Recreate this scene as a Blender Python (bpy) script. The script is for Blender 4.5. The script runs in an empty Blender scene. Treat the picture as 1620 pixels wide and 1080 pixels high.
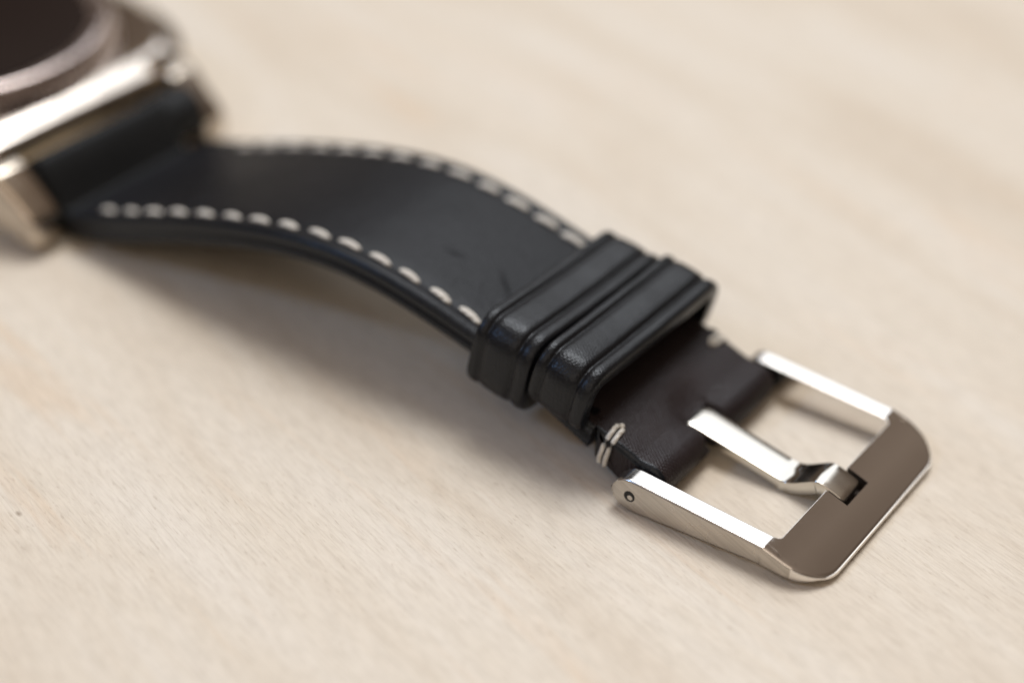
import bpy, bmesh, math, random
from mathutils import Vector, Matrix, noise
random.seed(7)
S = 0.001                                   # geometry below is written in millimetres, built in metres
sc = bpy.context.scene
COL = sc.collection

# ------------------------------------------------------------------ camera
CP = Vector((77.944, -120.554, 99.423)); PIT, YAW, ROL = 0.59268, 0.58083, 0.05151
fw = Vector((-math.sin(YAW)*math.cos(PIT), math.cos(YAW)*math.cos(PIT), -math.sin(PIT)))
r0 = fw.cross(Vector((0, 0, 1))).normalized(); u0 = r0.cross(fw)
rr = math.cos(ROL)*r0 + math.sin(ROL)*u0; uu = -math.sin(ROL)*r0 + math.cos(ROL)*u0
cd = bpy.data.cameras.new('camera'); cam = bpy.data.objects.new('camera', cd); COL.objects.link(cam)
m = Matrix((rr, uu, -fw)).transposed().to_4x4(); m.translation = CP*S
cam.matrix_world = m
cd.sensor_width = 36; cd.lens = 3000.65/1620*36; cd.clip_start = 0.005; cd.clip_end = 20
cd.dof.use_dof = True; cd.dof.focus_distance = 0.1545; cd.dof.aperture_fstop = 8.2; cd.dof.aperture_blades = 7
sc.camera = cam

# ------------------------------------------------------------------ room light, windows and an added fill lamp
w = bpy.data.worlds.new("World"); sc.world = w; w.use_nodes = True
wn = w.node_tree; bg = wn.nodes['Background']
tc = wn.nodes.new('ShaderNodeTexCoord'); sp = wn.nodes.new('ShaderNodeSeparateXYZ'); wr = wn.nodes.new('ShaderNodeValToRGB')
wn.links.new(tc.outputs['Generated'], sp.inputs[0]); wn.links.new(sp.outputs['Z'], wr.inputs[0]); 
wz = wn.nodes.new('ShaderNodeTexNoise'); wz.inputs['Scale'].default_value = 2.6; wn.links.new(tc.outputs['Generated'], wz.inputs['Vector'])
wx = wn.nodes.new('ShaderNodeMixRGB'); wx.blend_type = 'MULTIPLY'; wx.inputs[0].default_value = 1
wy = wn.nodes.new('ShaderNodeValToRGB'); wy.color_ramp.elements[0].position = .35; wy.color_ramp.elements[0].color = (.62, .58, .56, 1)
wy.color_ramp.elements[1].position = .65; wy.color_ramp.elements[1].color = (1.25, 1.27, 1.3, 1)
wn.links.new(wz.outputs[0], wy.inputs[0]); wn.links.new(wr.outputs[0], wx.inputs[1]); wn.links.new(wy.outputs[0], wx.inputs[2]); wn.links.new(wx.outputs[0], bg.inputs[0])
wr.color_ramp.elements[0].position = 0.0; wr.color_ramp.elements[0].color = (0.085, 0.064, 0.048, 1)
e_ = wr.color_ramp.elements.new(1.0); e_.color = (0.42, 0.34, 0.27, 1)
wr.color_ramp.elements[1].position = 0.72; wr.color_ramp.elements[1].color = (0.222, 0.172, 0.134, 1)
bg.inputs[1].default_value = 1.0

def area_light(name, az, el, dist, wid, hei, L, col):
    az, el = math.radians(az), math.radians(el)
    d = Vector((math.sin(az)*math.cos(el), math.cos(az)*math.cos(el), math.sin(el)))
    ld = bpy.data.lights.new(name, 'AREA'); ld.shape = 'RECTANGLE'; ld.size = wid; ld.size_y = hei
    ld.energy = L*math.pi*wid*hei; ld.color = col
    o = bpy.data.objects.new(name, ld); COL.objects.link(o)
    o.location = d*dist; o.rotation_euler = (-d).to_track_quat('-Z', 'Y').to_euler()
    return o
area_light('window_light', -20, 44, 1.2, 0.80, 0.74, 1.62, (0.93, 0.965, 1.0))
area_light('high_window_light', -28, 69, 1.2, 0.62, 0.56, 10.3, (1.0, 0.99, 0.975))
area_light('added_fill_light', 165, 38, 1.7, 1.5, 1.1, 1.05, (1.0, 0.84, 0.68))  # warm fill added on the camera side to lift the shadows, no window
area_light('blue_window_light', -137, 40, 1.6, 0.20, 0.20, 30.0, (0.36, 0.60, 1.0))

sc.view_settings.view_transform = 'Standard'; sc.view_settings.look = 'None'
sc.view_settings.exposure = 0; sc.view_settings.gamma = 1

# ------------------------------------------------------------------ materials
def mat(name, col, rough=.5, metal=0, spec=.5):
    m = bpy.data.materials.new(name); m.use_nodes = True; b = m.node_tree.nodes['Principled BSDF']
    b.inputs['Base Color'].default_value = (*col, 1); b.inputs['Roughness'].default_value = rough
    b.inputs['Metallic'].default_value = metal; b.inputs['Specular IOR Level'].default_value = spec
    return m, m.node_tree, b
def N(t, kind, **kw):
    n = t.nodes.new('ShaderNode'+kind)
    for k, v in kw.items(): setattr(n, k, v)
    return n
def mapped(t, scale, rot=(0, 0, 0)):
    tc = N(t, 'TexCoord'); mp = N(t, 'Mapping'); t.links.new(tc.outputs['Object'], mp.inputs[0])
    mp.inputs['Scale'].default_value = scale; mp.inputs['Rotation'].default_value = rot
    return mp.outputs[0]
def rotated(t, rz, scale):
    """rotate first, then scale, so that streaks follow the grain"""
    tc = N(t, 'TexCoord'); a = N(t, 'Mapping'); b = N(t, 'Mapping')
    a.inputs['Rotation'].default_value = (0, 0, rz); b.inputs['Scale'].default_value = scale
    t.links.new(tc.outputs['Object'], a.inputs[0]); t.links.new(a.outputs[0], b.inputs[0]); return b.outputs[0]
def nz(t, vec, scale, detail=3, rough=.5, dist=0):
    n = N(t, 'TexNoise'); n.inputs['Scale'].default_value = scale; n.inputs['Detail'].default_value = detail
    n.inputs['Roughness'].default_value = rough; n.inputs['Distortion'].default_value = dist
    t.links.new(vec, n.inputs['Vector']); return n.outputs['Fac']
def ramp(t, fac, stops):
    r = N(t, 'ValToRGB'); e = r.color_ramp.elements
    while len(e) < len(stops): e.new(.5)
    for k, (p, c) in enumerate(stops):
        e[k].position = p; e[k].color = (*c, 1) if not isinstance(c, (int, float)) else (c, c, c, 1)
    t.links.new(fac, r.inputs[0]); return r.outputs[0]
def mix(t, kind, fac, a, b):
    x = N(t, 'MixRGB', blend_type=kind)
    for s, v in zip(x.inputs, (fac, a, b)):
        if isinstance(v, (int, float)): s.default_value = v
        elif isinstance(v, tuple): s.default_value = (*v, 1)
        else: t.links.new(v, s)
    return x.outputs[0]
def bump(t, b, h, dist, strength=1, prev=None):
    n = N(t, 'Bump'); n.inputs['Distance'].default_value = dist; n.inputs['Strength'].default_value = strength
    t.links.new(h, n.inputs['Height'])
    if prev: t.links.new(prev, n.inputs['Normal'])
    t.links.new(n.outputs[0], b.inputs['Normal']); return n.outputs[0]

GR = math.radians(18)                      # wood grain runs along x turned by -18 degrees
SPECKS = ((-.0202, -.0427, .0005, .0003),)
def wood():
    m, t, b = mat('pale_birch_veneer', (.6, .5, .4), .42, 0, .35)
    broad = nz(t, rotated(t, GR, (16, 90, 60)), 1, 3, .55, .6)
    c = ramp(t, broad, [(.30, (.645, .566, .465)), (.50, (.706, .642, .550)), (.72, (.740, .692, .622))])
    warm = nz(t, rotated(t, GR, (14, 150, 60)), 1, 4, .6, 1.0)
    c = mix(t, 'MIX', ramp(t, warm, [(.56, 0), (.70, .36)]), c, (.68, .51, .35))
    fib = nz(t, rotated(t, GR, (340, 4000, 900)), 1, 4, .62, .3)
    c = mix(t, 'MULTIPLY', .46, c, ramp(t, fib, [(.30, (.72, .69, .65)), (.55, (1, 1, 1)), (.8, (1.0, 1.0, 1.0))]))
    pore = nz(t, rotated(t, GR, (900, 4200, 900)), 1, 2, .5, .2)
    c = mix(t, 'MULTIPLY', .42, c, ramp(t, pore, [(.26, (.60, .53, .46)), (.38, (1, 1, 1))]))
    mott = nz(t, rotated(t, GR, (420, 900, 500)), 1, 3, .6)
    c = mix(t, 'MULTIPLY', .35, c, ramp(t, mott, [(.3, (.80, .79, .78)), (.6, (1, 1, 1))]))
    for (x, y, rx, ry) in SPECKS:              # a few dark pin specks in the veneer
        mp = N(t, 'Mapping'); tc = N(t, 'TexCoord'); t.links.new(tc.outputs['Object'], mp.inputs[0]); mp.vector_type = 'TEXTURE'
        mp.inputs['Location'].default_value = (x, y, 0); mp.inputs['Rotation'].default_value = (0, 0, -.3); mp.inputs['Scale'].default_value = (rx, ry, .001)
        g = N(t, 'TexGradient', gradient_type='SPHERICAL'); t.links.new(mp.outputs[0], g.inputs[0])
        c = mix(t, 'MULTIPLY', ramp(t, g.outputs[1], [(0, 0), (.8, .65)]), c, (.30, .24, .19))
    t.links.new(c, b.inputs['Base Color'])
    h = mix(t, 'ADD', 1.0, fib, pore)
    n1 = bump(t, b, h, .00010, .55)
    t.links.new(ramp(t, fib, [(.3, .55), (.7, .40)]), b.inputs['Roughness'])
    return m
WOOD = wood()

def leather(name, col, rough, grain=1.0, weave=0.0, spec=.5, marks=False):
    m, t, b = mat(name, col, rough, 0, spec); b.inputs['Specular Tint'].default_value = (.86, .92, 1.0, 1)
    v = mapped(t, (1, 1, 1))
    big = nz(t, v, 110, 3, .6)
    c = ramp(t, big, [(.3, tuple(x*.75 for x in col)), (.7, tuple(x*1.3 for x in col))])
    fine = nz(t, v, 3800, 3, .6)
    c = mix(t, 'MIX', ramp(t, fine, [(.55, 0), (.8, .35)]), c, tuple(min(1, x*2.2) for x in col))
    if marks:                                  # two small dull scuffs pressed into the leather
        msk = None
        for (x, y, rx, ry, a) in MARKS:
            mp = N(t, 'Mapping'); tc = N(t, 'TexCoord'); t.links.new(tc.outputs['Object'], mp.inputs[0])
            mp.vector_type = 'TEXTURE'; mp.inputs['Location'].default_value = (x, y, .0100)
            mp.inputs['Rotation'].default_value = (0, 0, a); mp.inputs['Scale'].default_value = (rx, ry, .006)
            g = N(t, 'TexGradient', gradient_type='SPHERICAL'); t.links.new(mp.outputs[0], g.inputs[0])
            k = ramp(t, g.outputs[1], [(0, 0), (.8, 1)])
            msk = k if msk is None else mix(t, 'ADD', 1, msk, k)
        t.links.new(mix(t, 'MIX', msk, (spec,)*3, (.09, .09, .09)), b.inputs['Specular IOR Level'])
    t.links.new(c, b.inputs['Base Color'])
    vo = N(t, 'TexVoronoi'); vo.inputs['Scale'].default_value = 4600; t.links.new(v, vo.inputs['Vector'])
    n1 = bump(t, b, vo.outputs['Distance'], .00003*grain, .7)
    n2 = bump(t, b, nz(t, v, 900, 3, .6), .00005*grain, .6, n1)
    n2 = bump(t, b, nz(t, v, 160, 2, .5), .00020*grain, .5, n2)
    if weave:
        vw = rotated(t, .7, (1, 1, 1)); s1 = N(t, 'TexWave', wave_type='BANDS', bands_direction='X'); s2 = N(t, 'TexWave', wave_type='BANDS', bands_direction='Y')
        for s in (s1, s2): s.inputs['Scale'].default_value = 1150; s.inputs['Distortion'].default_value = 1.2; s.inputs['Detail'].default_value = 1; t.links.new(vw, s.inputs[0])
        n2 = bump(t, b, mix(t, 'MULTIPLY', 1, s1.outputs[1], s2.outputs[1]), .00006*weave, .8, n2)
    t.links.new(ramp(t, fine, [(.3, max(.05, rough-.06)), (.7, rough+.10)]), b.inputs['Roughness'])
    return m
MARKS = ((-.0006, -.0024, .0026, .0005, -.70), (-.0060, -.0026, .0016, .0005, .2))
L_TOP = leather('black_strap_leather', (.005, .005, .0065), .42, 1.4, 0, .22, True)
L_KEEP = leather('black_keeper_leather', (.004, .004, .005), .35, .8, .2, .34)
L_END = leather('brown_black_strap_leather', (.017, .0105, .0105), .47, 1.2, 1.0, .34)
L_EDGE = leather('painted_leather_edge', (.004, .005, .007), .30, .6, 0, .38)
L_LOOP = leather('dull_black_leather', (.007, .007, .007), .62, .7, 0, .3)
L_RED, _, _ = mat('red_raw_leather_edge', (.055, .012, .009), .6)

def metal(name, col, rough, brush=0, rot=0):
    m, t, b = mat(name, col, rough, 1)
    v = mapped(t, (1, 1, 1))
    t.links.new(ramp(t, nz(t, v, 260, 3), [(.3, rough*.75), (.75, rough*1.35)]), b.inputs['Roughness'])
    if brush:
        tc = N(t, 'TexCoord'); a = N(t, 'Mapping'); s = N(t, 'Mapping'); a.inputs['Rotation'].default_value = (0, rot, 0)
        s.inputs['Scale'].default_value = (120, 120, 5200); t.links.new(tc.outputs['Object'], a.inputs[0]); t.links.new(a.outputs[0], s.inputs[0])
        st = nz(t, s.outputs[0], 1, 4, .7, .4)
        t.links.new(ramp(t, st, [(.3, tuple(x*.80 for x in col)), (.7, tuple(min(1, x*1.15) for x in col))]), b.inputs['Base Color'])
        bump(t, b, st, .000008*brush, .6)
    return m
M_POL = metal('polished_steel', (.80, .77, .735), .075)
M_TOP = metal('satin_polished_steel', (.82, .80, .78), .20)
M_BRU = metal('brushed_steel', (.50, .465, .42), .27, 2.2, math.radians(-24))
M_CASE = metal('watch_case_steel', (.72, .66, .60), .12)
M_SIDE = metal('gold_reflection_case_side', (.74, .62, .46), .40)  # wood reflection put into the wall as a gold base colour
M_DKS = metal('polished_inner_lug', (.55, .49, .42), .10)
M_LUG = metal('satin_lug_steel', (.54, .48, .41), .21)
M_BEZ = metal('watch_bezel_steel', (.60, .52, .50), .26)
M_DARK, _, _ = mat('dark_pin_hole', (.02, .02, .02), .4, .6)
def glassmat():
    m, t, b = mat('black_display_glass', (.010, .006, .006), .12, 0, .5); return m
GLASS = glassmat()
def thread():
    m, t, b = mat('offwhite_thread', (.74, .70, .63), .8, 0, .2)
    tc = N(t, 'TexCoord'); mp = N(t, 'Mapping'); mp.inputs['Rotation'].default_value = (0, 0, .75)
    t.links.new(tc.outputs['Object'], mp.inputs[0])
    wv = N(t, 'TexWave', wave_type='BANDS', bands_direction='X'); wv.inputs['Scale'].default_value = 620; wv.inputs['Distortion'].default_value = 1.5
    t.links.new(mp.outputs[0], wv.inputs[0])
    t.links.new(mix(t, 'MIX', wv.outputs[1], (.58, .55, .50), (.76, .74, .69)), b.inputs['Base Color'])
    bump(t, b, wv.outputs[1], .00010, .8); return m
THREAD = thread()

# ------------------------------------------------------------------ mesh helpers
def obj(name, bm, mats, parent=None, smooth=True, sharp=None, wn_=False):
    me = bpy.data.meshes.new(name); bmesh.ops.recalc_face_normals(bm, faces=bm.faces[:]); bm.to_mesh(me); bm.free()
    me.transform(Matrix.Scale(S, 4))
    for x in (mats if isinstance(mats, (list, tuple)) else [mats]): me.materials.append(x)
    for p in me.polygons: p.use_smooth = smooth
    if sharp: me.set_sharp_from_angle(angle=math.radians(sharp))
    o = bpy.data.objects.new(name, me); COL.objects.link(o)
    if parent: o.parent = parent
    if wn_: wm = o.modifiers.new('weighted', 'WEIGHTED_NORMAL'); wm.keep_sharp = True; wm.weight = 60
    return o
def grid(bm, rows, close_u=False, close_v=False, mi=None, caps=False):
    """rows of equally many points -> quads"""
    V = [[bm.verts.new(p) for p in r] for r in rows]; nu, nv = len(V), len(V[0]); F = []
    for i in range(nu if close_u else nu-1):
        for j in range(nv if close_v else nv-1):
            f = bm.faces.new((V[i][j], V[(i+1) % nu][j], V[(i+1) % nu][(j+1) % nv], V[i][(j+1) % nv]))
            if mi: f.material_index = mi(i, j)
            F.append(f)
    if caps:
        for r in (V[0], V[-1]):
            f = bm.faces.new(r); F.append(f)
    return V
def interp(tab, x):
    """smooth (Catmull-Rom like) interpolation through a table of (x, value)"""
    n = len(tab)
    if x <= tab[0][0]: return tab[0][1] + (x-tab[0][0])*(tab[1][1]-tab[0][1])/(tab[1][0]-tab[0][0])
    if x >= tab[-1][0]: return tab[-1][1] + (x-tab[-1][0])*(tab[-1][1]-tab[-2][1])/(tab[-1][0]-tab[-2][0])
    for i in range(n-1):
        if x <= tab[i+1][0]: break
    x0, y0 = tab[i]; x1, y1 = tab[i+1]; h = x1-x0; s = (x-x0)/h
    m0 = (y1-tab[i-1][1])/(x1-tab[i-1][0]) if i > 0 else (y1-y0)/h
    m1 = (tab[i+2][1]-y0)/(tab[i+2][0]-x0) if i < n-2 else (y1-y0)/h
    return (2*s**3-3*s*s+1)*y0+(s**3-2*s*s+s)*h*m0+(-2*s**3+3*s*s)*y1+(s**3-s*s)*h*m1
def tube(bm, pts, rad, n=8):
    rows = []
    for i, p in enumerate(pts):
        p = Vector(p); a = Vector(pts[max(0, i-1)]); b = Vector(pts[min(len(pts)-1, i+1)]); t = (b-a).normalized()
        up = Vector((0, 0, 1)) if abs(t.z) < .9 else Vector((0, 1, 0)); s = t.cross(up).normalized(); q = s.cross(t)
        R = rad[i] if isinstance(rad, (list, tuple)) else rad
        rows.append([p + (s*math.cos(k*2*math.pi/n)+q*math.sin(k*2*math.pi/n))*R for k in range(n)])
    grid(bm, rows, False, True, caps=True)
def rrect(hy, hz, r, n=6):
    """rounded rectangle outline in (y, z), starting at bottom right, anticlockwise: list of (y, z, ny, nz)"""
    out = []
    for cy, cz, a0 in ((hy-r, hz-r, 0), (-hy+r, hz-r, 90), (-hy+r, -hz+r, 180), (hy-r, -hz+r, 270)):
        for k in range(n+1):
            a = math.radians(a0+90*k/n); out.append((cy+r*math.cos(a), cz+r*math.sin(a), math.cos(a), math.sin(a)))
    return out

# ------------------------------------------------------------------ table
bm = bmesh.new()
rows = [[(x, y, 0) for y in (-900, -200, 0, 200, 900)] for x in (-900, -200, 0, 200, 900)]
V = grid(bm, rows)
ob = obj('table_top', bm, WOOD, None, False); ob['kind'] = 'structure'; ob['label'] = 'pale birch veneer table top with fine grain'

# ------------------------------------------------------------------ the watch
root = bpy.data.objects.new('wristwatch', None); COL.objects.link(root); root.empty_display_size = .02
root['label'] = 'steel wristwatch lying with its black white-stitched leather strap and steel buckle stretched across pale wood'
root['category'] = 'watch'

# ---- strap body: top height of the strap along its length
TOP = [(-47.6, 3.5), (-45.8, 3.9), (-42.3, 4.9), (-39.1, 6.0), (-34.1, 7.75), (-30.7, 8.8), (-27.2, 9.8), (-23.8, 10.65), (-20.3, 11.35),
       (-16.8, 11.8), (-13.3, 11.95), (-9.8, 11.7), (-6.5, 11.2), (-3.2, 10.5), (0, 9.7), (4, 8.6), (8, 7.3), (12, 5.75), (14.5, 5.0),
       (17.0, 4.2), (18.6, 3.6)]
THK = [(-47.6, 3.1), (-40, 2.9), (-25, 2.6), (-10, 2.5), (2, 2.4), (8, 2.3), (12, 2.5), (15, 3.1), (17, 3.6), (18.6, 3.5)]
HWD = [(-47.6, 10.4), (-35, 10.25), (-10, 10.02), (0, 9.92), (12, 9.75), (19, 9.75)]
def frame(x):
    z = interp(TOP, x); dz = (interp(TOP, x+.2)-interp(TOP, x-.2))/.4; l = math.hypot(1, dz)
    return Vector((x, 0, z)), Vector((1/l, 0, dz/l)), Vector((-dz/l, 0, 1/l))
def section(hw, th, crease=1.0):
    """half outline of the leather: (y, depth below top) from the middle top to the middle bottom"""
    p = [(0, .0), (hw*.4, .0), (hw-3.4, .02), (hw-2.5, .03), (hw-2.1, .10*crease), (hw-1.75, .17*crease), (hw-1.4, .12*crease), (hw-1.05, .0),
         (hw-.6, -.03), (hw-.3, .03), (hw-.1, .18), (hw+.03, .42), (hw+.06, .7), (hw-.02, th*.42), (hw-.16, th*.47), (hw-.16, th*.52), (hw+.02, th*.57),
         (hw+.03, th*.75), (hw-.10, th-.35), (hw-.40, th-.08), (hw-.9, th), (hw*.4, th)]
    return p
def ring_of(x, hw=None, th=None, crease=1.0):
    o, t, n = frame(x); hw = hw or interp(HWD, x); th = th or interp(THK, x); half = section(hw, th, crease)
    full = half + [(-y, d) for y, d in reversed(half)][:-1]
    full = full[:]
    return [o + Vector((0, 1, 0))*y - n*d for y, d in full], len(half)
bm = bmesh.new(); rows = []
xs = [-47.6+i*.5 for i in range(int((14.2+47.6)/.5)+1)]
for x in xs: R, nh = ring_of(x); rows.append(R)
nring = len(rows[0])
def smi(i, j):
    jj = j if j < nh else nring-1-j
    if jj >= nh-4 and xs[min(i, len(xs)-1)] > 7: return 3
    return (1 if jj >= 9 else (2 if xs[min(i, len(xs)-1)] > 6 else 0))
grid(bm, rows, False, True, smi, caps=True)
strap = obj('strap', bm, [L_TOP, L_EDGE, L_END, L_RED], root, True, 60)

# ---- the buckle end of the strap: wraps round the pin, with a slot for the tongue
PX, PZ = 19.0, 1.75
def end_outline():
    """closed side outline in (x, z) of the folded end"""
    top = [(x, interp(TOP, x)) for x in (13.9, 14.6, 15.4, 16.2, 17.0, 17.8, 18.5)]
    arc = [(PX+2.1*math.cos(math.radians(a)), PZ+.05+1.9*math.sin(math.radians(a))) for a in (75, 60, 45, 30, 15, 0, -15, -30, -45, -60, -75)]
    bot = [(18.4, -.05+.15), (17.6, .12), (16.8, .45), (16.0, .95), (15.2, 1.45), (14.6, 1.78), (13.9, 2.15)]
    return top+arc+bot
def slab(name, outline, y0, y1, r, mats, parent, nb=4, mi=None, label=None):
    """extrude a side outline along y with rounded (radius r) long edges"""
    cx = sum(p[0] for p in outline)/len(outline); cz = sum(p[1] for p in outline)/len(outline)
    n = len(outline); nrm = []
    for i in range(n):
        a = Vector(outline[i-1]); b = Vector(outline[(i+1) % n]); t = (b-a).normalized(); nrm.append(Vector((t.y, -t.x)))
    ar = sum(outline[i][0]*outline[(i+1) % n][1]-outline[(i+1) % n][0]*outline[i][1] for i in range(n))
    sg = 1 if ar > 0 else -1
    def ringy(y, ins): return [(outline[i][0]-sg*nrm[i].x*ins, y, outline[i][1]-sg*nrm[i].y*ins) for i in range(n)]
    rows = []
    for k in range(nb+1):
        a = math.pi/2*k/nb; rows.append(ringy(y0+r*(1-math.sin(a)), r*(1-math.cos(a))))
    rows = [ringy(y0+r-r*math.cos(math.pi/2*k/nb), r-r*math.sin(math.pi/2*k/nb)) for k in range(nb+1)]
    rows += [ringy(y1-r+r*math.sin(math.pi/2*k/nb), r-r*math.cos(math.pi/2*k/nb)) for k in range(nb+1)]
    bm = bmesh.new(); grid(bm, rows, False, True, mi, caps=True)
    return obj(name, bm, mats, parent, True, 50)
EO = end_outline()
bm = bmesh.new()
ybk = [9.75, 9.70, 9.55, 9.30, 8.9, 8.3, 7.0, 5.5, 4.2, 3.2, 2.6, 2.2, 1.95, 1.80, 1.74, 1.72, 1.2, .5]
def strap_end():
    rows = []; n = len(EO)
    for y in ybk + [-v for v in reversed(ybk)]:
        e = 9.75-abs(y); s_ = abs(y)-1.74
        ins = .0 if e > .6 else .6-math.sqrt(max(0, .6**2-(.6-e)**2))
        slot = s_ <= 0
        row = []
        for i in range(n):
            t = (Vector(EO[(i+1) % n])-Vector(EO[i-1])).normalized(); ox, oz = -t.y, t.x
            q = ins; x, z = EO[i]
            k = max(0, min(1, (x-17.0)/1.2))
            if not slot and s_ < .4: q += k*(.4-math.sqrt(max(0, .4**2-(.4-s_)**2)))
            if z > PZ: q += .85*math.exp(-(y/2.7)**2)*max(0, min(1, (x-15.2)/2.5)) + .10*noise.noise(Vector((x*.5, y*.45, 2)))
            x -= ox*q; z -= oz*q
            if slot: x = min(x, 18.25)
            row.append((x, y, z))
        rows.append(row)
    b = bmesh.new(); grid(b, rows, False, True, lambda i, j: 1 if (i < 3 or i > 2*len(ybk)-5) else 0, caps=True)
    return b
obj('strap_end', strap_end(), [L_END, L_EDGE], strap, True, 55)

# ---- lug end of the strap, curled up round the spring bar
LO = [(-46.9, 3.25), (-48.3, 3.3), (-48.75, 4.0), (-49.5, 5.5), (-50.3, 6.9), (-51.0, 7.75), (-51.3, 7.95), (-51.8, 8.0), (-52.4, 7.7), (-53.4, 7.0), (-54.0, 6.0),
      (-54.0, 4.0), (-53.4, 2.3), (-52.0, 1.1), (-50.0, .7), (-48.2, .55), (-46.9, .6)]
slab('spring_bar_loop', list(reversed(LO)), -10.2, 7.6, .6, [L_LOOP], strap, 4)
bm = bmesh.new(); tube(bm, [(-52.6, 7.2, 4.4), (-52.6, 7.4, 4.4), (-52.6, 12.0, 4.4), (-52.6, 12.1, 4.4)], [2.3, 2.9, 2.9, 2.6], 28); obj('dark_gap_filler', bm, L_LOOP, strap, True, 50)  # dark filler cylinder added to blacken the shaded gap by the far lug
bm = bmesh.new(); tube(bm, [(-52.4, -11.2, 4.9), (-52.4, 11.2, 4.9)], .8, 14); obj('spring_bar', bm, M_POL, root, True, 40)

# ---- stitches
def stitch_mesh():
    bm = bmesh.new(); n = 11; rows = []
    L = 1.34
    for i in range(n):
        u = -1+2*i/(n-1); x = u*L
        r = .37*max(0, 1-abs(u)**3.2)**.6+.015
        z = .22*(1-u*u)+.02
        rows.append([(x, r*math.cos(a), z+r*.5*math.sin(a)) for a in [k*2*math.pi/10 for k in range(10)]])
    grid(bm, rows, False, True, caps=True)
    return bm
proto = obj('stitch', stitch_mesh(), THREAD, strap)
smesh = proto.data
sx = [(0, 9.7), (-3.2, 0), (-6.5, 0), (-9.8, 0), (-13.3, 0), (-16.8, 0), (-20.3, 0), (-23.8, 0), (-27.2, 0), (-30.7, 0), (-34.1, 0)]
base = [a for a, _ in sx]
near = base + [-37.6+.2, -40.6, -43.3]
near = base[:11] + [-37.3, -40.4, -43.4]
far = base + [-37.5, -40.8]
bmh = bmesh.new()
first = True
def place_stitch(o, x, side):
    p, t, n = frame(x); y = side*(interp(HWD, x)-1.80)
    b = Vector((0, 1, 0))
    a = math.radians(random.uniform(-8, -3))*side*-1
    t2 = (t*math.cos(a)+b*math.sin(a)); b2 = n.cross(t2)
    M = Matrix((t2, b2, n)).transposed().to_4x4(); M.translation = (p+b*y-n*.20)*S
    k = random.uniform(.94, 1.05)*(.80 if x < -39 else 1.0)
    o.matrix_basis = M @ Matrix.Diagonal((k, random.uniform(.93, 1.07), 1, 1))
for side, lst in ((-1, near), (1, far)):
    for x in lst:
        o = proto if first else proto.copy()
        if not first: COL.objects.link(o); o.parent = strap
        first = False; x += random.uniform(-.10, .10)
        place_stitch(o, x-.25, side)
# stitch holes between the stitches
hb = bmesh.new(); hm = None
for side, lst in ((-1, near), (1, far)):
    for x in lst:
        xx = x+1.42; p, t, n = frame(xx); c = p+Vector((0, side*(interp(HWD, xx)-1.80), 0))-n*.235
        ring = [hb.verts.new(c+t*.42*math.cos(a)+Vector((0, 1, 0))*.34*math.sin(a)) for a in [k*math.pi/4 for k in range(8)]]
        hb.faces.new(ring)
HOLE, _, _ = mat('needle_hole_black', (.002, .002, .002), .9, 0, .05)
o = obj('needle_holes', hb, HOLE, strap); o['kind'] = 'stuff'

# thread tacks over the strap edge beside the pin
for side, xs_ in ((-1, (15.05, 15.62)), (1, (14.8, 15.35))):
    for q, x in enumerate(xs_):
        p, t, n = frame(x); hw = 9.78; th = interp(THK, x)
        prof = [(hw-1.9, .30), (hw-1.65, -.10), (hw-1.2, -.22), (hw-.6, -.10), (hw-.12, .25), (hw+.16, .8), (hw+.20, 1.5), (hw+.16, 2.2), (hw-.05, 2.9), (hw-.5, 3.3)]
        bm = bmesh.new()
        pts = [p+Vector((0, 1, 0))*side*y-n*d+t*(.45*k/9+(.12 if k == 0 else 0)) for k, (y, d) in enumerate(prof)]
        tube(bm, pts, [.13]+[.215]*8+[.16], 9)
        o = obj('edge_stitch', bm, THREAD, strap); o['label'] = 'thread looped over the strap edge'
    bm = bmesh.new(); c = frame(xs_[0]+.35)[0]+Vector((0, side*(hw-2.0), .08))
    bmesh.ops.create_icosphere(bm, subdivisions=2, radius=.27, matrix=Matrix.Translation(c)); obj('stitch_knot', bm, THREAD, strap)

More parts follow.
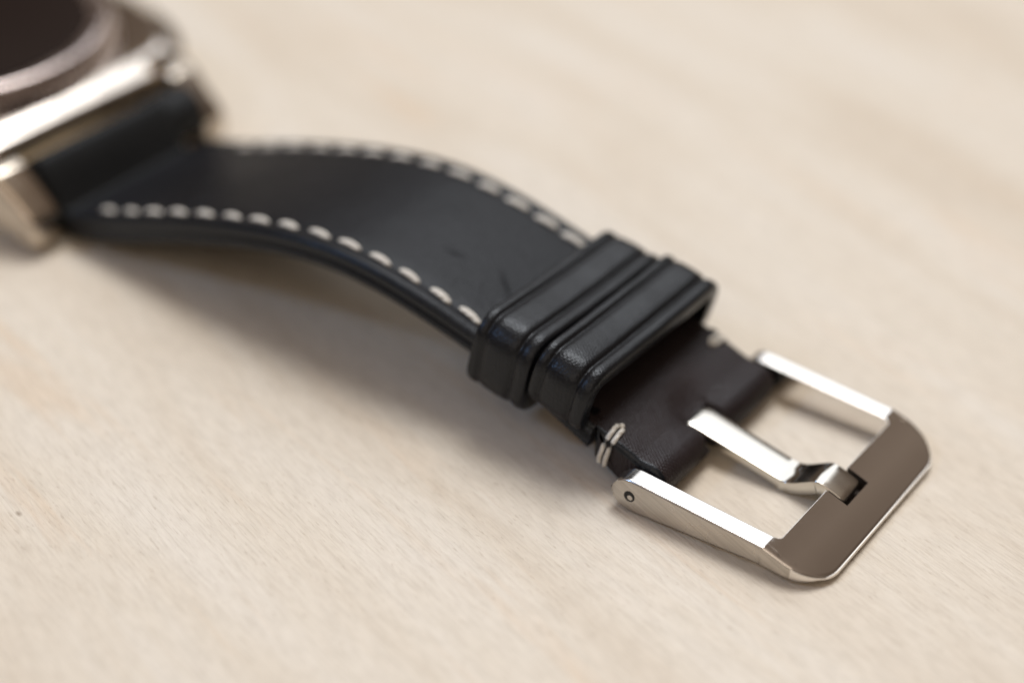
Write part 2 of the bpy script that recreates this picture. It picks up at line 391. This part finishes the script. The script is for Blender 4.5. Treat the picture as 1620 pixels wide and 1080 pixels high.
# ---- keeper loops: swept band with beaded edges
def keeper(cx, cz, hy, hz, wid, tilt, roll, r, mats, nm, bead, label):
    path = rrect(hy, hz, r, 8)
    # (offset along the band, outward offset)
    prof = [(-.5, -.9), (-.5, -.12), (-.485, .02), (-.46, .08), (-.40, .10), (-.355, .04), (-.335, -.10), (-.31, -.13), (-.29, -.06), (-.26, .06), (-.18, .12), (0, .15),
            (.13, .12), (.19, .06), (.215, -.07), (.235, -.16), (.26, -.10), (.285, .04), (.33, .13), (.38, .15), (.43, .12), (.475, .03), (.495, -.12), (.5, -.9)]
    inner = -1.25
    prof = [(a, (d if d > -.5 else inner)) for a, d in prof]
    rows = []
    T = Matrix.Translation((cx, 0, cz)) @ Matrix.Rotation(math.radians(tilt), 4, 'Y') @ Matrix.Rotation(math.radians(roll), 4, 'X')
    dense = []
    m = len(path)
    for i in range(m):
        dense.append(path[i]); a, b = path[i], path[(i+1) % m]
        L = math.hypot(b[0]-a[0], b[1]-a[1])
        if L > 1.5:
            k = int(L/.8)
            for j in range(1, k): f = j/k; dense.append((a[0]+(b[0]-a[0])*f, a[1]+(b[1]-a[1])*f, a[2], a[3]))
    # soft sag of the top face
    for (y, z, ny, nz_) in dense:
        sag = 0
        if nz_ > .9: sag = -.16*math.cos(y/hy*math.pi/2)**2 + .10*noise.noise(Vector((y*.25, cx, 3)))
        row = []
        for a, d in prof:
            wob = .06*noise.noise(Vector((y*.3, z*.3, cx)))
            row.append(T @ Vector((a*wid+wob, y+ny*d, z+nz_*(d)+sag)))
        rows.append(row)
    bm = bmesh.new(); np_ = len(prof)
    grid(bm, rows, True, True, lambda i, j: 1 if j in (0, np_-2) else (0))
    o = obj(nm, bm, mats, strap, True, 70); o['label'] = label
    return o
keeper(4.62, 7.35, 10.95, 3.75, 5.9, 9, -2.2, 2.4, [L_KEEP, L_EDGE], 'keeper_loop', .8, 'free keeper hanging low beside the last stitches')
keeper(10.72, 7.55, 10.95, 3.05, 5.6, 12, -1.0, 2.2, [L_KEEP, L_EDGE], 'keeper_loop', .8, 'raised keeper nearer the buckle, pebbled leather')

# ---- buckle
ZT = [(16.9, 1.75)]
def ztop(x):
    if x < 19.0: return PZ+1.62*math.sqrt(max(0, 1-((19.0-x)/1.75)**2))
    if x <= 31.45: return 3.37+(2.64-3.37)*(x-19)/(31.45-19)
    return 2.64-.27*(x-31.45)-.02*(x-31.45)**2
def zbot(x):
    if x < 19.0: return PZ-1.62*math.sqrt(max(0, 1-((19.0-x)/1.75)**2))
    if x < 31: return .13+.55*(x-19)/12
    return .68-.30*min(1, (x-31)/4)
YI, YO, XI, XO, RC = 10.15, 12.0, 32.0, 36.75, 3.7
def upath():
    """(inner xy, outer xy) pairs from the near pin end round the bar to the far pin end"""
    out = []
    xs = [17.25+.001, 17.3, 17.45, 17.7, 18.0, 18.4, 19.0, 20, 22, 24, 26, 28, 30, 31.0, 31.45]
    for x in xs: out.append(((x, -YI), (x, -YO)))
    ri = .55
    for k in range(0, 13):                     # near corner
        a = math.radians(-90+90*k/12)
        out.append(((XI-ri+ri*math.cos(a), -YI+ri+ri*math.sin(a)), (XO-RC+RC*math.cos(a), -YO+RC+RC*math.sin(a))))
    for y in (-7, -5, -3.2): out.append(((XI, y), (XO, y)))
    return out
def buckle():
    half = upath(); seq = [(a, b, 0) for a, b in half]
    mid = [((XI, y), (XO, y), 0) for y in (-1.95, -1.9, -1.85, -1.6, 0, 1.6, 1.85, 1.9, 1.95)]
    seq = seq+mid+[((a[0], -a[1]), (b[0], -b[1]), 0) for a, b in reversed(half)]
    rows = []
    bm = bmesh.new()
    for (a, b, _) in seq:
        ax, ay = a; bx, by = b; L = math.hypot(bx-ax, by-ay); row = []
        ev = .035 if L > 2.6 else .10; eo = .30 if L > 2.6 else .25
        d = [0, ev*.3, ev, ev+.03, L*.2+.1, L*.36, L*.5, L*.64, L*.80, L-eo-.05, L-eo, L-eo*.6, L-eo*.28, L-eo*.08, L]
        if L > 2.6: d = [0, .012, .035, .055, .9, 1.98, 2.04, 2.6, min(3.5, L-.8), L-eo-.05, L-eo, L-eo*.6, L-eo*.28, L-eo*.08, L]
        notch = abs(ay) < 1.92
        top = []
        for q in d:
            s = min(1, max(0, q/L)); x = ax+(bx-ax)*s; y = ay+(by-ay)*s; z = ztop(x)
            if q < ev: z -= ev-math.sqrt(max(0, ev*ev-(ev-q)**2))
            e = L-q
            if e < eo: z -= (eo-math.sqrt(max(0, eo*eo-(eo-e)**2)))*.9
            if notch and x < 34.0: z = min(z, .8)
            top.append((x, y, z))
        bot = []
        for q in (L, L-.1, L-.35, L*.5, .2, 0):
            s = q/L; x = ax+(bx-ax)*s; y = ay+(by-ay)*s; z = zbot(x)
            if L-q < .35: z += .35-math.sqrt(max(0, .35**2-(.35-(L-q))**2))
            bot.append((x, y, z))
        # a level step on the outer wall
        rows.append(top+bot)
    nt = 15
    def mi(i, j):
        x = seq[min(i, len(seq)-1)][1][0]
        arm = seq[min(i+1, len(seq)-1)][1][0] < 31.5 and seq[i][1][0] < 31.5
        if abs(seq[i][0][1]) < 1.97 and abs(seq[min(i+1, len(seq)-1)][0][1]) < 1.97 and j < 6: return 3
        if j >= nt-2 and j < nt+2: return 1 if x < 33.6 else 0
        if arm and j < nt-1: return 2 if j >= 2 else 0
        return 0
    grid(bm, rows, False, True, mi, caps=True)
    return bm
M_NOTCH = metal('shaded_recess_steel', (.10, .085, .075), .45)  # grime and shade of the notch both put into the dark colour
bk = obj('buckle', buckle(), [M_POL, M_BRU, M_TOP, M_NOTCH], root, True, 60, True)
es = bk.data.edges; vs = bk.data.vertices
for e in es:                                # the crease where the arms meet the sloping bar
    if all(abs(vs[k].co.x-31.45*S) < 2e-6 for k in e.vertices): e.use_edge_sharp = True
for sgn in (-1, 1):
    bm = bmesh.new(); tube(bm, [(19.05, sgn*11.6, PZ), (19.05, sgn*12.015, PZ)], .52, 20); obj('pin_hole', bm, M_DARK, bk, True, 40)
    bm = bmesh.new(); tube(bm, [(19.12, sgn*11.7, PZ-.10), (19.12, sgn*12.022, PZ-.10)], .25, 12); obj('pin_tip', bm, M_BRU, bk, True, 40)
bm = bmesh.new(); tube(bm, [(19.0, -10.3, PZ), (19.0, 10.3, PZ)], .75, 16); obj('buckle_pin', bm, M_POL, bk, True, 40)

# ---- tongue (tang)
TG = [(17.2, 1.6, 0), (17.35, 2.25, 0), (17.8, 2.75, 0), (18.4, 2.92, 0), (19.0, 2.88, 0), (20.5, 2.60, 0), (22.5, 2.21, 0), (24.5, 1.82, 0), (26.3, 1.47, 0), (27.3, 1.28, 0),
      (27.75, 1.22, 0), (28.1, 1.26, 0), (28.6, 1.42, 0), (29.2, 1.74, 0), (29.8, 2.10, 0), (30.35, 2.42, 0), (30.65, 2.56, 0), (30.85, 2.63, 0), (31.15, 2.63, 0), (31.5, 2.55, 0), (32.0, 2.40, 0), (32.5, 2.23, 0), (33.0, 2.05, 0), (33.3, 1.92, 0), (33.5, 1.74, 0), (33.56, 1.4, 0)]
def tongue():
    tab = [(a, b) for a, b, _ in TG]
    out = []
    for i in range(len(tab)-1):
        (x0, z0), (x1, z1) = tab[i], tab[i+1]
        k = max(1, int(math.hypot(x1-x0, z1-z0)/.25))
        for j in range(k): out.append((x0+(x1-x0)*j/k, None if i > 3 and i < 21 else z0+(z1-z0)*j/k))
    out.append(tab[-1])
    top = [(x, interp(tab, x) if z is None else z) for x, z in out]
    n = len(top); bot = []
    for i in range(n):
        a = Vector(top[max(0, i-1)]); b = Vector(top[min(n-1, i+1)]); t = (b-a).normalized(); nr = Vector((-t.y, t.x))
        x = top[i][0]; th = .95 if x < 26 else (.95+.35*min(1, (x-26)/3.5) if x < 31.5 else max(.35, 1.3-.6*(x-31.5)))
        q = Vector(top[i])-nr*th
        bot.append(q)
    rows = []; hw = 1.63; bv = .10
    for i in range(n):
        a = Vector(top[i]); b = bot[i]; d = (b-a); L = max(d.length, .01); d = d/L
        def P(y, dep): q = a+d*dep; return (q.x, y, q.y)
        h = hw*(1 if top[i][0] < 33.2 else 1-.12*((top[i][0]-33.2)/.4)**2)
        rows.append([P(-h+bv, 0), P(0, -.0), P(h-bv, 0), P(h-.3*bv, .3*bv), P(h, bv), P(h, L-bv), P(h-bv, L), P(-h+bv, L), P(-h, L-bv), P(-h, bv), P(-h+.3*bv, .3*bv)])
    bm = bmesh.new(); grid(bm, rows, False, True, None, caps=True); return bm
M_TNG = metal('satin_tongue_steel', (.63, .61, .565), .13)
obj('buckle_tongue', tongue(), [M_TNG], bk, True, 60, True)

# ------------------------------------------------------------------ watch head
CX, CY = -80.0, .6
FPH = [(-57.2, 0), (-57.15, 5), (-57.1, 9), (-57.1, 12), (-57.4, 14.5), (-58.1, 16.8), (-59.6, 19.0), (-62.2, 21.2), (-65.5, 23.0), (-70.0, 24.5), (-75.0, 25.3), (-80.0, 25.6)]
def footprint():
    q = [(x-CX, y) for x, y in FPH]
    # first quadrant (x>0,y>0) mirrored to four
    a = q; b = [(-x, y) for x, y in reversed(q[:-1])]
    top = a+b; bottom = [(x, -y) for x, y in reversed(top[1:-1])]
    return top+bottom
FP = footprint(); nF = len(FP)
def fp_ring(ins, z):
    out = []
    for i in range(nF):
        a = Vector(FP[i-1]); b = Vector(FP[(i+1) % nF]); t = (b-a).normalized(); nr = Vector((t.y, -t.x))
        out.append((CX+FP[i][0]-nr.x*ins, CY+FP[i][1]-nr.y*ins, z))
    return out
bm = bmesh.new()
rows = [fp_ring(i, z) for i, z in ((5.0, 1.7), (2.5, 1.9), (.9, 2.9), (.2, 4.2), (0, 5.6), (.05, 6.5), (.2, 6.95), (.5, 7.2), (.8, 7.33), (1.7, 7.68), (2.0, 7.85), (2.4, 8.02), (3.0, 8.1), (4.6, 8.1), (7, 8.1))]
grid(bm, rows, False, True, lambda i, j: 1 if i < 5 else 0, caps=True)
case = obj('watch_case', bm, [M_CASE, M_SIDE], root, True, 45)
def lathe(name, prof, mats, parent, seg=96, mi=None, sharp=35, cap=True):
    bm = bmesh.new(); rows = [[(CX+r*math.cos(2*math.pi*k/seg), CY+r*math.sin(2*math.pi*k/seg), z) for k in range(seg)] for r, z in prof]
    grid(bm, rows, False, True, mi, caps=cap); return obj(name, bm, mats, parent, True, sharp)
lathe('bezel', [(20.8, 7.9), (20.6, 9.4), (20.1, 10.2), (19.9, 10.75), (19.6, 11.05), (19.2, 11.15), (18.4, 10.95), (17.7, 10.75), (17.6, 10.4)], M_BEZ, case, cap=False)
lathe('display', [(.2, 10.95), (16.8, 10.95), (17.62, 10.85), (17.62, 10.3), (.2, 10.3)], GLASS, case)
lathe('case_back', [(.3, 2.4), (18.6, 2.4), (18.6, 1.4), (17.5, .5), (14.0, .02), (.3, .02)], GLASS, case)
HORN = [(-61, 7.9), (-58, 7.9), (-54.5, 7.9), (-53.0, 7.8), (-52.4, 7.5), (-50.4, 5.9), (-48.6, 4.4), (-48.1, 3.8), (-47.9, 2.8), (-47.9, 1.4), (-48.2, .6), (-48.8, .35), (-50.2, .5), (-52.3, 1.5), (-55, 2.6), (-58, 2.9), (-61, 3)]
def horn(mx, my):
    bm = bmesh.new(); n = len(HORN); rows = []
    ys = [(10.9, .14), (11.0, 0), (12.2, 0), (13.5, .02), (14.0, .14), (14.35, .42), (14.5, .85)]
    if my > 0: ys = [(y*.95+1.85, i) for y, i in ys]
    for y, ins in ys:
        row = []
        for i, (x, z) in enumerate(HORN):
            a = Vector(HORN[i-1]); b = Vector(HORN[(i+1) % n]); t = (b-a).normalized(); nr = Vector((-t.y, t.x))
            flare = max(0, min(1, (-50-x)/7))*1.2*((y-10.9)/4.2)
            X = x-nr.x*ins - (1.9 if my > 0 and x > -56 else 0); X = X if mx > 0 else 2*CX-X
            row.append((X, CY*0+my*(y+flare), z-nr.y*ins))
        rows.append(row)
    grid(bm, rows, False, True, lambda i, j: 1 if i < 2 else 0)
    cf = bm.verts[:] ; n2 = len(HORN); f0 = bm.faces.new(cf[:n2]); f0.material_index = 1; bm.faces.new(cf[-n2:])
    return obj('lug', bm, [M_LUG, M_DKS], case, True, 60, True)
for mx in (1, -1):
    for my in (-1, 1): horn(mx, my)
